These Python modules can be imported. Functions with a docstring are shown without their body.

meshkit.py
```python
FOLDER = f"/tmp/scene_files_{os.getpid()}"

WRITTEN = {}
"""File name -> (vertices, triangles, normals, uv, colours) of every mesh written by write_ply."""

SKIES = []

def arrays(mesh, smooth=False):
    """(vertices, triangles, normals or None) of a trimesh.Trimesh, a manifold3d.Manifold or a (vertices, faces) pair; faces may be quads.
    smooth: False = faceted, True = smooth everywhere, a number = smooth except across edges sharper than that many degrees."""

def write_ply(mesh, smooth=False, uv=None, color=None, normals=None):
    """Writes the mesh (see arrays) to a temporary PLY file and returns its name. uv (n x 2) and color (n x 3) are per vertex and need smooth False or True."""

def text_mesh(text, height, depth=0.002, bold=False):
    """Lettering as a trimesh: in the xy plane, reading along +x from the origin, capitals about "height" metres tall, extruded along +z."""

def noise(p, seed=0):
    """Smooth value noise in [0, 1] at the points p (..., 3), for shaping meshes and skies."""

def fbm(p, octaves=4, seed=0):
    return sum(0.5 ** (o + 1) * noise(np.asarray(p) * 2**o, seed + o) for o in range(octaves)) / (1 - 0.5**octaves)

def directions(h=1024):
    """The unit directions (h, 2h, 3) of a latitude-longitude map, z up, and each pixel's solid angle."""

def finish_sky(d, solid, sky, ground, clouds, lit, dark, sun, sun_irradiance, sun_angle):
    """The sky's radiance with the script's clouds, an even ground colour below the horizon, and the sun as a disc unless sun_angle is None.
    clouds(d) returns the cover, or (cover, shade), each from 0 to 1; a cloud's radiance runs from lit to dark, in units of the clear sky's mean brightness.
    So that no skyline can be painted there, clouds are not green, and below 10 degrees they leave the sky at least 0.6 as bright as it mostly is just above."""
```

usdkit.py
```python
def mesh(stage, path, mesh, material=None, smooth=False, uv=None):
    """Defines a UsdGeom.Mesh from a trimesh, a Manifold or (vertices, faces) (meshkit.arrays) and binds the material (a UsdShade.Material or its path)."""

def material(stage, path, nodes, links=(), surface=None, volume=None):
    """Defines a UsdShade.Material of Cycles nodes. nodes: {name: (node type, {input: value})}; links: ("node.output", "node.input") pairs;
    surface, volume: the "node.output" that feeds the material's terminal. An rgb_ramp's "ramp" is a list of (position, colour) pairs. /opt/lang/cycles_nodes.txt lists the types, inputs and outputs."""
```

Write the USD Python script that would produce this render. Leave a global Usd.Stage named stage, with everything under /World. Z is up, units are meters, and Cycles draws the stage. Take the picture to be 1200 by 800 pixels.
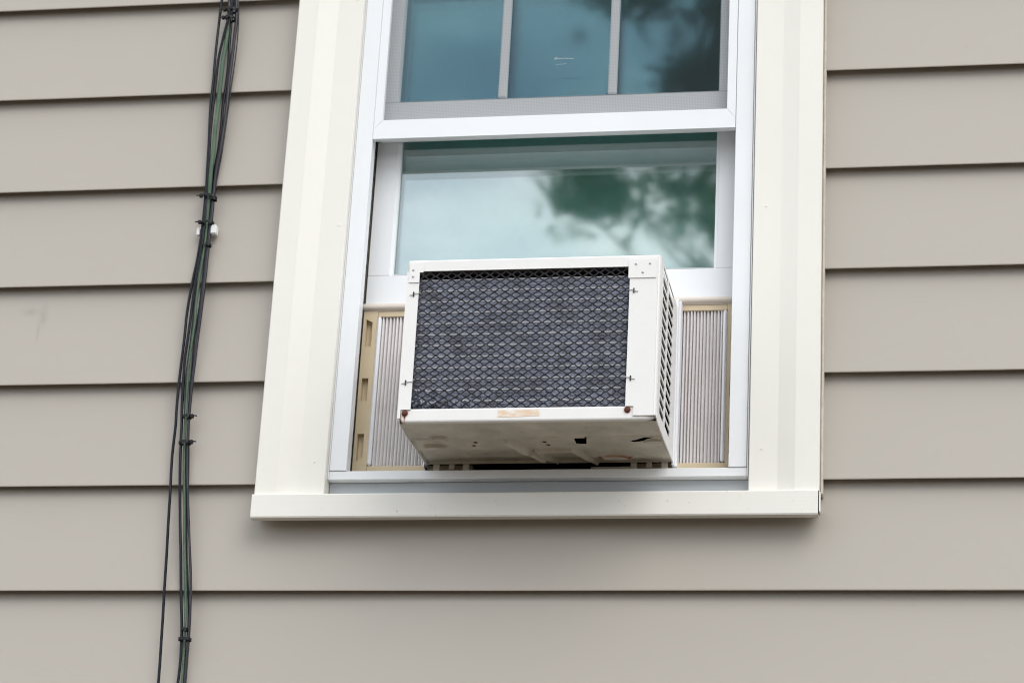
import math, random
import numpy as np
import trimesh
from shapely.geometry import Polygon, Point
from shapely.geometry import box as sbox
from pxr import Gf, Sdf, Usd, UsdGeom, UsdLux, UsdShade, Vt
import usdkit, meshkit

rng = np.random.default_rng(7)
random.seed(7)
stage = Usd.Stage.CreateInMemory()
UsdGeom.SetStageUpAxis(stage, UsdGeom.Tokens.z)
UsdGeom.SetStageMetersPerUnit(stage, 1.0)
UsdGeom.Xform.Define(stage, '/World')
UsdGeom.Scope.Define(stage, '/World/Looks')

# ------------------------------------------------------------------ camera
yaw, pitch, roll = (math.radians(a) for a in (-11.27237, 21.738135, 3.16724))
cam_pos = np.array([0.735, -3.93892, 1.6])
fwd = np.array([math.sin(yaw) * math.cos(pitch), math.cos(yaw) * math.cos(pitch), math.sin(pitch)])
rt = np.array([math.cos(yaw), -math.sin(yaw), 0.0])
up = np.cross(rt, fwd)
rt, up = math.cos(roll) * rt + math.sin(roll) * up, math.cos(roll) * up - math.sin(roll) * rt
cam = UsdGeom.Camera.Define(stage, '/World/camera')
m = np.eye(4)
m[0, :3], m[1, :3], m[2, :3], m[3, :3] = rt, up, -fwd, cam_pos
cam.AddTransformOp().Set(Gf.Matrix4d(*m.ravel().tolist()))
cam.CreateHorizontalApertureAttr(36.0)
cam.CreateFocalLengthAttr(36.0 * 3095.753 / 1200)
cam.CreateFStopAttr(6.3)
cam.CreateFocusDistanceAttr(4.22)
cam.CreateExposureAttr(0.68)

# ------------------------------------------------------------------ sky and sun (overcast)
sun_dir = np.array([0.50, -0.75, 0.80]); sun_dir /= np.linalg.norm(sun_dir)
sky_mat = usdkit.material(stage, '/World/Looks/sky', {
    "tc": ("texture_coordinate", {}),
    "st": ("sky_texture", {"sky_type": "single_scattering", "sun_disc": False, "sun_elevation": math.asin(sun_dir[2]), "sun_rotation": math.atan2(sun_dir[0], sun_dir[1]), "aerosol_density": 2.0}),
    "mp": ("mapping", {"scale": (2.2, 2.2, 7.0)}),
    "n": ("noise_texture", {"scale": 2.6, "detail": 7.0, "roughness": 0.55, "distortion": 0.4}),
    "cover": ("map_range", {"from_min": 0.30, "from_max": 0.52, "to_min": 0.55, "to_max": 1.0, "clamp": True}),
    "n2": ("noise_texture", {"scale": 5.0, "detail": 5.0}),
    "shade": ("rgb_ramp", {"ramp": [(0.34, (5.4, 6.1, 6.9)), (0.62, (10.2, 10.3, 10.4))]}),
    "mx": ("mix_color", {"use_clamp": False}),
    "sx": ("separate_xyz", {}), "el": ("map_range", {"from_min": 0.0, "from_max": 1.0, "to_min": 0.72, "to_max": 1.10, "clamp": True}),
    "cl": ("mix_color", {"blend_type": "multiply", "fac": 1.0, "use_clamp": False}), "cc": ("combine_xyz", {}),
    "bg": ("background_shader", {"strength": 0.12}),
}, [("tc.generated", "mp.vector"), ("mp.vector", "n.vector"), ("mp.vector", "n2.vector"), ("n.fac", "cover.value"), ("n2.fac", "shade.fac"),
    ("cover.result", "mx.fac"), ("st.color", "mx.a"), ("shade.color", "cl.a"), ("tc.generated", "sx.vector"), ("sx.z", "el.value"), ("el.result", "cc.x"), ("el.result", "cc.y"), ("el.result", "cc.z"), ("cc.vector", "cl.b"), ("cl.result", "mx.b"), ("mx.result", "bg.color")], surface="bg.background")
dome = UsdLux.DomeLight.Define(stage, '/World/sky')
dome.CreateIntensityAttr(1.0)
UsdShade.MaterialBindingAPI.Apply(dome.GetPrim()).Bind(sky_mat)
dome.GetPrim().SetCustomDataByKey('kind', 'structure')
sun = UsdLux.DistantLight.Define(stage, '/World/sun')
sun.CreateIntensityAttr(0.22)
sun.CreateAngleAttr(40.0)
sun.CreateNormalizeAttr(True)
sun.CreateColorAttr(Gf.Vec3f(1.0, 0.97, 0.92))
zax = sun_dir
xax = np.cross([0, 0, 1.0], zax); xax /= np.linalg.norm(xax)
yax = np.cross(zax, xax)
m = np.eye(4); m[0, :3], m[1, :3], m[2, :3] = xax, yax, zax
sun.AddTransformOp().Set(Gf.Matrix4d(*m.ravel().tolist()))

# ------------------------------------------------------------------ helpers
_used = {}


def numbered(parent, name):
    k = _used.get((parent, name), 0)
    _used[(parent, name)] = k + 1
    return f'{parent}/{name}' if k == 0 else f'{parent}/{name}_{k:03d}'


def tag(prim, label=None, category=None, group=None, kind=None):
    prim = prim.GetPrim()
    for k, v in (('label', label), ('category', category), ('group', group), ('kind', kind)):
        if v:
            prim.SetCustomDataByKey(k, v)
    return prim


def thing(name, label, category, loc=(0, 0, 0), group=None):
    x = UsdGeom.Xform.Define(stage, numbered('/World', name))
    x.AddTranslateOp().Set(Gf.Vec3d(*map(float, loc)))
    tag(x, label, category, group)
    return (str(x.GetPath()), np.array(loc, float))


def sub(parent, name, label=None):
    """a part that is itself only a holder of sub-parts"""
    x = UsdGeom.Xform.Define(stage, numbered(parent[0], name))
    tag(x, label)
    return (str(x.GetPath()), parent[1])


def obj(name, mesh, mat, parent=('/World', np.zeros(3)), smooth=False, label=None, primvars=None):
    """ONE mesh under parent; mesh is given in world metres."""
    if not isinstance(mesh, trimesh.Trimesh):
        v, f, _ = meshkit.arrays(mesh)
        mesh = trimesh.Trimesh(v, f, process=False)
    mesh = mesh.copy()
    mesh.apply_translation(-parent[1])
    path = numbered(parent[0], name)
    p = usdkit.mesh(stage, path, mesh, MAT[mat], smooth=smooth)
    if primvars:
        for k, a in primvars.items():
            UsdGeom.PrimvarsAPI(p).CreatePrimvar(k, Sdf.ValueTypeNames.FloatArray, 'vertex').Set(Vt.FloatArray.FromNumpy(np.asarray(a, np.float32)))
    if label:
        tag(p, label)
    return (path, parent[1])


def bx(x0, x1, y0, y1, z0, z1, c=0.0008):
    """box with chamfered edges"""
    c = min(c, (x1 - x0) * .45, (y1 - y0) * .45, (z1 - z0) * .45)
    if c <= 0:
        b = trimesh.creation.box([x1 - x0, y1 - y0, z1 - z0]); b.apply_translation([(x0 + x1) / 2, (y0 + y1) / 2, (z0 + z1) / 2]); return b
    pts = []
    for sx in (0, 1):
        for sy in (0, 1):
            for sz in (0, 1):
                p = np.array([(x0, x1)[sx], (y0, y1)[sy], (z0, z1)[sz]])
                d = np.array([c if not sx else -c, c if not sy else -c, c if not sz else -c])
                for k in range(3):
                    q = p + d; q[k] = p[k]; pts.append(q)
    return trimesh.convex.convex_hull(np.array(pts))


def cat(*ms):
    return trimesh.util.concatenate(list(ms))


def prism_x(prof, x0, x1):
    """extrude a (y, z) outline along x"""
    m = trimesh.creation.extrude_polygon(Polygon(prof), x1 - x0, engine='earcut')
    v = m.vertices.copy(); m.vertices = np.stack([v[:, 2] + x0, v[:, 0], v[:, 1]], 1); m.fix_normals(); return m


def prism_z(prof, z0, z1):
    """extrude an (x, y) outline along z"""
    m = trimesh.creation.extrude_polygon(Polygon(prof), z1 - z0, engine='earcut')
    m.apply_translation([0, 0, z0]); return m


def slab_x(poly, x0, x1):
    """shapely polygon in (y, z), extruded along x"""
    m = trimesh.creation.extrude_polygon(poly, x1 - x0, engine='earcut')
    v = m.vertices.copy(); m.vertices = np.stack([v[:, 2] + x0, v[:, 0], v[:, 1]], 1); m.fix_normals(); return m


def slab_y(poly, y0, y1):
    """shapely polygon in (x, z), extruded along y"""
    m = trimesh.creation.extrude_polygon(poly, y1 - y0, engine='earcut')
    v = m.vertices.copy(); m.vertices = np.stack([v[:, 0], v[:, 2] + y0, v[:, 1]], 1); m.fix_normals(); return m


def tube(pts, r, n=10, closed=False):
    pts = np.asarray(pts, float); k = len(pts); r = np.broadcast_to(r, k)
    t = np.gradient(pts, axis=0) if not closed else np.roll(pts, -1, 0) - np.roll(pts, 1, 0)
    t /= np.linalg.norm(t, axis=1, keepdims=True)
    a = np.cross(t, [0.13, 0.97, 0.2]); a /= np.linalg.norm(a, axis=1, keepdims=True)
    b = np.cross(t, a)
    th = np.linspace(0, 2 * np.pi, n, endpoint=False)
    v = (pts[:, None] + r[:, None, None] * (np.cos(th)[None, :, None] * a[:, None] + np.sin(th)[None, :, None] * b[:, None])).reshape(-1, 3)
    f = []
    for i in range(k if closed else k - 1):
        j0, j1 = i * n, ((i + 1) % k) * n
        for s in range(n):
            s1 = (s + 1) % n
            f += [[j0 + s, j1 + s, j1 + s1], [j0 + s, j1 + s1, j0 + s1]]
    if not closed:
        c0, c1 = len(v), len(v) + 1
        v = np.vstack([v, pts[0], pts[-1]])
        for s in range(n):
            s1 = (s + 1) % n
            f += [[c0, s, s1], [c1, (k - 1) * n + s1, (k - 1) * n + s]]
    m = trimesh.Trimesh(v, f, process=False); m.fix_normals() if n * k < 2000 else None
    return m


def disc_y(x, y, z, r, h, n=14, dome_=0.3):
    """a round head facing -y"""
    th = np.linspace(0, 2 * np.pi, n, endpoint=False)
    rings = [(r, 0), (r, h * (1 - dome_)), (r * .75, h * .93), (r * .3, h)]
    v = [np.stack([x + q * np.cos(th), np.full(n, y - d), z + q * np.sin(th)], 1) for q, d in rings]
    return trimesh.convex.convex_hull(np.vstack(v))


# ------------------------------------------------------------------ materials
MAT = {}


def paint(name, col, rough=0.4, var=0.04, scale=6.0, bump=0.0, bscale=200.0, stretch=(1, 1, 1), spec=0.5, metallic=0.0, speck=0.0, speck_col=(0.1, 0.08, 0.06), extra=None, rough_var=0.06):
    c = np.array(col)
    nodes = {
        "g": ("geometry", {}),
        "mp": ("mapping", {"scale": stretch}),
        "n": ("noise_texture", {"scale": scale, "detail": 6.0, "roughness": 0.6}),
        "r": ("rgb_ramp", {"ramp": [(0.3, tuple(c * (1 - var))), (0.7, tuple(np.minimum(c * (1 + var), 0.95)))]}),
        "rr": ("map_range", {"from_min": 0.3, "from_max": 0.7, "to_min": rough - rough_var, "to_max": rough + rough_var}),
        "p": ("principled_bsdf", {"specular_ior_level": spec, "metallic": metallic}),
    }
    links = [("g.position", "mp.vector"), ("mp.vector", "n.vector"), ("n.fac", "r.fac"), ("n.fac", "rr.value"), ("rr.result", "p.roughness")]
    colour = "r.color"
    if speck > 0:
        nodes["sn"] = ("noise_texture", {"scale": 95.0, "detail": 3.0, "roughness": 0.7})
        nodes["sm"] = ("map_range", {"from_min": 0.70 - 0.02 * speck, "from_max": 0.78, "to_min": 0.0, "to_max": min(1.0, speck), "clamp": True})
        nodes["sx"] = ("mix_color", {"b": speck_col})
        links += [("g.position", "sn.vector"), ("sn.fac", "sm.value"), ("sm.result", "sx.fac"), (colour, "sx.a")]
        colour = "sx.result"
    if extra:
        n2, l2, colour = extra(colour)
        nodes.update(n2); links += l2
    links.append((colour, "p.base_color"))
    if bump > 0:
        nodes["bn"] = ("noise_texture", {"scale": bscale, "detail": 3.0})
        nodes["b"] = ("bump", {"strength": 1.0, "distance": bump})
        links += [("mp.vector", "bn.vector"), ("bn.fac", "b.height"), ("b.normal", "p.normal")]
    MAT[name] = usdkit.material(stage, f'/World/Looks/{name}', nodes, links, surface="p.BSDF")


def rusty(colour):
    """a primvar 'rust' (stain shapes worked out on the mesh) mixes rust over the paint"""
    n = {"ra": ("attribute", {"attribute": "rust"}), "rn": ("noise_texture", {"scale": 420.0, "detail": 4.0}),
         "rm": ("math", {"math_type": "multiply", "value2": 1.35}), "ro": ("math", {"math_type": "subtract"}), "rk": ("math", {"math_type": "multiply", "value2": 0.35}),
         "rc": ("rgb_ramp", {"ramp": [(0.0, (0.62, 0.42, 0.2)), (0.45, (0.42, 0.16, 0.04)), (1.0, (0.10, 0.03, 0.015))]}), "rx": ("mix_color", {})}
    l = [("g.position", "rn.vector"), ("ra.fac", "rm.value1"), ("rn.fac", "rk.value1"), ("rm.value", "ro.value1"), ("rk.value", "ro.value2"),
         ("ro.value", "rx.fac"), ("ra.fac", "rc.fac"), (colour, "rx.a"), ("rc.color", "rx.b")]
    return n, l, "rx.result"


def stained(colour):
    """a faint drip below a plank near the left edge"""
    n, l = {}, []
    prev = None
    for i, (cx, cz, rx, rz) in enumerate(((-.869, 3.268, .011, .030), (-.874, 3.240, .004, .032), (-.893, 3.277, .022, .011))):
        n[f"em{i}"] = ("mapping", {"scale": (1 / rx, 0.0, 1 / rz), "location": (-cx / rx, 0.0, -cz / rz)})
        n[f"eg{i}"] = ("gradient_texture", {"gradient_type": "spherical"})
        l += [("g.position", f"em{i}.vector"), (f"em{i}.vector", f"eg{i}.vector")]
        if prev:
            n[f"ea{i}"] = ("math", {"math_type": "maximum"})
            l += [(prev, f"ea{i}.value1"), (f"eg{i}.fac", f"ea{i}.value2")]
            prev = f"ea{i}.value"
        else:
            prev = f"eg{i}.fac"
    n.update({"sn2": ("noise_texture", {"scale": 120.0, "detail": 4.0}), "sk": ("math", {"math_type": "multiply"}), "sq": ("mix_color", {"b": (0.31, 0.285, 0.25)})})
    l += [("g.position", "sn2.vector"), (prev, "sk.value1"), ("sn2.fac", "sk.value2"), ("sk.value", "sq.fac"), (colour, "sq.a")]
    return n, l, "sq.result"


paint('siding_paint', (0.428, 0.392, 0.346), rough=0.55, var=0.02, scale=3.0, bump=0.00012, bscale=60.0, stretch=(0.5, 1, 1.2), speck=0.25, speck_col=(0.2, 0.17, 0.14), extra=stained)
paint('sheathing', (0.25, 0.22, 0.18), rough=0.8)
paint('casing_paint', (0.79, 0.77, 0.71), rough=0.38, var=0.012, scale=5.0, bump=0.0002, bscale=40.0, speck=0.12, speck_col=(0.45, 0.42, 0.36))
paint('sill_paint', (0.79, 0.77, 0.715), rough=0.42, var=0.02, scale=9.0, bump=0.00012, bscale=300.0, stretch=(0.03, 1, 1), speck=0.8, speck_col=(0.3, 0.28, 0.25))
paint('white_vinyl', (0.80, 0.815, 0.835), rough=0.32, var=0.012, scale=7.0, speck=0.06, speck_col=(0.5, 0.48, 0.45))
paint('grey_sill_metal', (0.42, 0.45, 0.48), rough=0.4, var=0.06, scale=12.0, stretch=(0.3, 1, 1), speck=0.2)
paint('tan_liner', (0.55, 0.49, 0.41), rough=0.5, var=0.05, scale=14.0)
paint('weatherstrip', (0.05, 0.045, 0.04), rough=0.9, var=0.6, scale=160.0, bump=0.002, bscale=400.0)
paint('caulk', (0.55, 0.50, 0.43), rough=0.6, var=0.15, scale=60.0)
paint('ac_enamel', (0.80, 0.79, 0.775), rough=0.36, var=0.015, scale=11.0, bump=0.00015, bscale=500.0, speck=0.12, speck_col=(0.4, 0.33, 0.25))
paint('ac_enamel_rust', (0.80, 0.79, 0.77), rough=0.38, var=0.02, scale=16.0, bump=0.00015, bscale=500.0, speck=0.2, speck_col=(0.35, 0.22, 0.12), extra=rusty)
paint('ac_pan', (0.57, 0.53, 0.45), rough=0.42, var=0.22, scale=22.0, bump=0.0005, bscale=60.0, speck=0.35, speck_col=(0.2, 0.13, 0.08), extra=rusty)
paint('black_inside', (0.018, 0.018, 0.02), rough=0.8)
paint('guard_metal', (0.022, 0.022, 0.027), rough=0.45, var=0.25, scale=30.0)
paint('fin_bright', (0.78, 0.79, 0.82), rough=0.35, var=0.08, scale=60.0)
paint('rust', (0.12, 0.035, 0.02), rough=0.8, var=0.5, scale=260.0, bump=0.001, bscale=700.0)
paint('rivet_metal', (0.42, 0.42, 0.42), rough=0.4, metallic=0.6)
paint('clip_black', (0.02, 0.02, 0.022), rough=0.5)
paint('clip_wire', (0.45, 0.45, 0.45), rough=0.4, metallic=0.6)
paint('beige_plastic', (0.60, 0.49, 0.325), rough=0.45, var=0.04, scale=12.0, speck=0.12)
paint('rail_plastic', (0.66, 0.59, 0.52), rough=0.42, var=0.05, scale=12.0)
paint('pleat_vinyl', (0.74, 0.71, 0.70), rough=0.5, var=0.05, scale=20.0, speck=0.2)
paint('strip_vinyl', (0.80, 0.805, 0.83), rough=0.4, var=0.02)
paint('cable_black', (0.006, 0.007, 0.011), rough=0.13, var=0.3, scale=70.0, stretch=(1, 1, .2), spec=0.25, rough_var=.02)
paint('cable_grey', (0.014, 0.013, 0.018), rough=0.2, var=0.2, scale=60.0, stretch=(1, 1, .2), spec=0.4, rough_var=.02)
paint('tie_black', (0.008, 0.008, 0.01), rough=0.4, spec=0.3)
paint('clip_white', (0.74, 0.75, 0.74), rough=0.35)
paint('bark', (0.11, 0.085, 0.06), rough=0.9, var=0.4, scale=12.0)
paint('room_paint', (0.30, 0.29, 0.27), rough=0.9)
paint('ground_earth', (0.080, 0.062, 0.042), rough=0.95, var=0.25, scale=1.5)
paint('blind_cloth', (0.36, 0.74, 0.66), rough=0.8, var=0.1, scale=30.0)
paint('blind_hem', (0.5, 0.56, 0.6), rough=0.6)

MAT['cable_green'] = usdkit.material(stage, '/World/Looks/cable_green', {
    "g": ("geometry", {}), "v": ("voronoi_texture", {"scale": 420.0}), "n": ("noise_texture", {"scale": 25.0, "detail": 4.0}),
    "r": ("rgb_ramp", {"ramp": [(0.2, (0.045, 0.095, 0.058)), (0.8, (0.11, 0.18, 0.11))]}), "d": ("rgb_ramp", {"ramp": [(0.0, (0.55, 0.55, 0.55)), (0.6, (1, 1, 1))]}),
    "m": ("mix_color", {"blend_type": "multiply", "fac": 1.0}), "p": ("principled_bsdf", {"roughness": 0.6}), "b": ("bump", {"distance": 0.0006})},
    [("g.position", "v.vector"), ("g.position", "n.vector"), ("n.fac", "r.fac"), ("v.distance", "d.fac"), ("r.color", "m.a"), ("d.color", "m.b"), ("m.result", "p.base_color"), ("v.distance", "b.height"), ("b.normal", "p.normal")], surface="p.BSDF")

# condenser fins: fine upright aluminium blades
MAT['fins'] = usdkit.material(stage, '/World/Looks/fins', {
    "g": ("geometry", {}), "w": ("wave_texture", {"wave_type": "bands", "bands_direction": "x", "scale": 190.0, "distortion": 1.5, "detail": 2.0, "detail_scale": 3.0}),
    "mp": ("mapping", {"scale": (260, 30, 40)}), "n": ("noise_texture", {"scale": 1.0, "detail": 5.0}), "n3": ("noise_texture", {"scale": 26.0, "detail": 3.0}),
    "r": ("rgb_ramp", {"ramp": [(0.25, (0.27, 0.295, 0.385)), (0.65, (0.37, 0.40, 0.50)), (0.9, (0.60, 0.63, 0.72))]}),
    "d": ("rgb_ramp", {"ramp": [(0.32, (0.60, 0.57, 0.55)), (0.58, (1, 1, 1))]}), "m": ("mix_color", {"blend_type": "multiply", "fac": 1.0}),
    "p": ("principled_bsdf", {"metallic": 0.15, "roughness": 0.42}), "b": ("bump", {"distance": 0.0008, "strength": 0.6})},
    [("g.position", "w.vector"), ("g.position", "mp.vector"), ("mp.vector", "n.vector"), ("g.position", "n3.vector"), ("n.fac", "r.fac"), ("n3.fac", "d.fac"), ("r.color", "m.a"), ("d.color", "m.b"), ("m.result", "p.base_color"), ("w.fac", "b.height"), ("b.normal", "p.normal")], surface="p.BSDF")

MAT['sticker'] = usdkit.material(stage, '/World/Looks/sticker', {
    "g": ("geometry", {}), "mp": ("mapping", {"scale": (70, 70, 190)}), "n": ("noise_texture", {"scale": 1.0, "detail": 5.0, "roughness": 0.7}),
    "r": ("rgb_ramp", {"ramp": [(0.36, (0.78, 0.76, 0.73)), (0.5, (0.74, 0.58, 0.43)), (0.75, (0.70, 0.50, 0.34))]}), "p": ("principled_bsdf", {"roughness": 0.7})},
    [("g.position", "mp.vector"), ("mp.vector", "n.vector"), ("n.fac", "r.fac"), ("r.color", "p.base_color")], surface="p.BSDF")


def glass(name, tint, base, gtint=(0.93, 1.0, 1.0)):
    MAT[name] = usdkit.material(stage, f'/World/Looks/{name}', {
        "f": ("fresnel", {"IOR": 1.5}), "a": ("math", {"math_type": "multiply_add", "value2": 1.0, "value3": base, "use_clamp": True}),
        "g": ("geometry", {}), "n": ("noise_texture", {"scale": 5.0, "detail": 1.0}), "b": ("bump", {"distance": 0.0006, "strength": 1.0}),
        "t": ("transparent_bsdf", {"color": tint}), "s": ("glossy_bsdf", {"color": gtint, "roughness": 0.032}), "m": ("mix_closure", {})},
        [("f.fac", "a.value1"), ("a.value", "m.fac"), ("t.BSDF", "m.closure1"), ("s.BSDF", "m.closure2"), ("g.position", "n.vector"), ("n.fac", "b.height"), ("b.normal", "s.normal")], surface="m.closure")


glass('window_glass', (0.93, 0.985, 0.97), 0.26, (0.90, 0.975, 0.985))
glass('window_glass_teal', (0.72, 0.90, 0.92), 0.20, (0.38, 0.58, 0.68))
# a woven insect screen, far finer than a pixel: part wire, part open
MAT['screen_weave'] = usdkit.material(stage, '/World/Looks/screen_weave', {
    "g": ("geometry", {}), "wx": ("wave_texture", {"wave_type": "bands", "bands_direction": "x", "scale": 118.0, "distortion": 0.4, "detail": 1.0, "detail_scale": 0.3}), "wz": ("wave_texture", {"wave_type": "bands", "bands_direction": "z", "scale": 112.0, "distortion": 0.4, "detail": 1.0, "detail_scale": 0.3}),
    "a": ("math", {"math_type": "add"}), "f": ("map_range", {"from_min": 0.0, "from_max": 2.0, "to_min": 0.24, "to_max": 0.44}),
    "t": ("transparent_bsdf", {"color": (1, 1, 1)}), "d": ("principled_bsdf", {"base_color": (0.022, 0.028, 0.030), "roughness": 0.8, "specular_ior_level": 0.1}), "m": ("mix_closure", {})},
    [("g.position", "wx.vector"), ("g.position", "wz.vector"), ("wx.fac", "a.value1"), ("wz.fac", "a.value2"), ("a.value", "f.value"), ("f.result", "m.fac"), ("t.BSDF", "m.closure1"), ("d.BSDF", "m.closure2")], surface="m.closure")


def leafmat(name, a, b):
    MAT[name] = usdkit.material(stage, f'/World/Looks/{name}', {
        "g": ("geometry", {}), "r": ("rgb_ramp", {"ramp": [(0, a), (1, b)]}), "p": ("principled_bsdf", {"roughness": 0.5}), "t": ("translucent_bsdf", {}), "m": ("mix_closure", {"fac": 0.3})},
        [("g.random_per_island", "r.fac"), ("r.color", "p.base_color"), ("r.color", "t.color"), ("p.BSDF", "m.closure1"), ("t.BSDF", "m.closure2")], surface="m.closure")


leafmat('leaf', (0.055, 0.115, 0.05), (0.10, 0.17, 0.075))

# ------------------------------------------------------------------ setting
g = trimesh.creation.box([400, 400, 0.2]); g.apply_translation([0, -100, -0.1])
tag(stage.GetPrimAtPath(obj('ground', g, 'ground_earth')[0]), kind='structure', label='bare brown earth yard in front of the house wall')

RX, RZ0, RZ1 = 1.9, 2.0, 4.45     # a dim room behind the window
room = cat(bx(-RX, RX, 3.5, 3.6, RZ0, RZ1, 0), bx(-RX - .1, -RX, .12, 3.6, RZ0, RZ1, 0), bx(RX, RX + .1, .12, 3.6, RZ0, RZ1, 0), bx(-RX - .1, RX + .1, .12, 3.6, RZ0 - .1, RZ0 - .001, 0), bx(-RX - .1, RX + .1, .12, 3.6, RZ1 + .001, RZ1 + .1, 0))
tag(stage.GetPrimAtPath(obj('room', room, 'room_paint')[0]), kind='structure', label='dim room behind the window glass')

# ------------------------------------------------------------------ the house wall with its lap siding
wall = thing('house_wall', 'house wall of wide greige lap siding around the white window', 'wall')
WX0, WX1 = -4.2, 4.2
HEADZ = 4.21
obj('wall_sheathing', cat(bx(WX0, -.36, .03, .13, .1, 5.2, 0), bx(.36, WX1, .03, .13, .1, 5.2, 0), bx(-.36, .36, .03, .13, .1, 2.93, 0), bx(-.36, .36, .03, .13, HEADZ, 5.2, 0)), 'sheathing', wall)
PITCH, BUTT, TIP = 0.18, 0.0130, 0.0160


def plank(x0, x1, z0, seed):
    """a lap board, wedge set, with slight waviness along its length"""
    n = max(2, int((x1 - x0) / 0.06)) + 1
    xs = np.linspace(x0, x1, n)
    prof = np.array([(0.0006, 0.0), (0.0, 0.0012), (0.0, 0.0025), (TIP * .5, PITCH * .5), (TIP, PITCH), (TIP * 1.12, PITCH * 1.12), (TIP * 1.12 + .002, PITCH * 1.12), (TIP * .5 + .003, PITCH * .5), (.0165, .0165), (.0034, .0155), (.0026, .0008), (.0021, 0.0)])
    w = (meshkit.fbm(np.stack([xs * 1.7, np.full(n, seed * 3.1), np.zeros(n)], 1), 3, 3) - .5)
    wz = (meshkit.fbm(np.stack([xs * 2.3, np.full(n, seed * 5.7), np.ones(n)], 1), 3, 5) - .5)
    k = len(prof)
    v = np.zeros((n, k, 3))
    v[..., 0] = xs[:, None]
    v[..., 1] = prof[None, :, 0] + w[:, None] * 0.0022 * np.linspace(1, 1, k)
    v[..., 2] = z0 + prof[None, :, 1] + wz[:, None] * 0.0014
    f = []
    for i in range(n - 1):
        for j in range(k):
            a, b = i * k + j, i * k + (j + 1) % k
            f += [[a, b, b + k], [a, b + k, a + k]]
    for base, flip in ((0, 1), ((n - 1) * k, 0)):
        for j in range(1, k - 1):
            t = [base, base + j, base + j + 1]
            f.append(t[::-1] if flip else t)
    mm = trimesh.Trimesh(v.reshape(-1, 3), f, process=False); mm.fix_normals()
    return mm


Z5 = 2.9587
for k in range(-15, 12):
    z0 = Z5 + k * PITCH
    if z0 < 0.2 or z0 > 4.9:
        continue
    mid = z0 + PITCH > 2.97 and z0 < HEADZ + .05
    spans = [(WX0, -.4545), (.4588, WX1)] if mid else [(WX0, WX1)]
    for (a, b) in spans:
        if mid and a < -4 and abs(z0 - (Z5 + PITCH)) < .01:
            m = plank(a, b, z0, k + 40)
        else:
            m = plank(a, b, z0, k + 40 + (a > 0) * 60)
        obj('siding_plank', m, 'siding_paint', wall, smooth=25)

# ------------------------------------------------------------------ window
win = thing('window', 'white double hung window in cream casing with grid upper sash and half screen', 'window', (0, 0, 2.89))
YO, YI = -.028, -.0195                              # casing: outer flat stands proud of the inner flat
for s, xo, xf1, xf2, xi in ((-1, -.4555, -.4195, -.3855, -.3415), (1, .4545, .4165, .3885, .3435)):
    prof = [(xo, .03), (xo, YO + .0015), (xo - s * .0015, YO), (xf1, YO), (xf2, YI), (xi + s * .0012, YI), (xi, YI + .0012), (xi, .03)]
    obj('casing_board', prism_z(prof, 2.9302, 4.235), 'casing_paint', win)
    for z in (3.0, 3.42, 3.85):
        z_ = z + (0.004 if s > 0 else -.01)
        obj('nail_head', disc_y(xi + s * (.020 if z < 3.1 or s > 0 else .012), YI, z_, .0022, .0006), 'casing_paint', win)
obj('head_casing', bx(-.47, .47, -.034, .03, 4.2355, 4.36, .0015), 'casing_paint', win)
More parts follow.
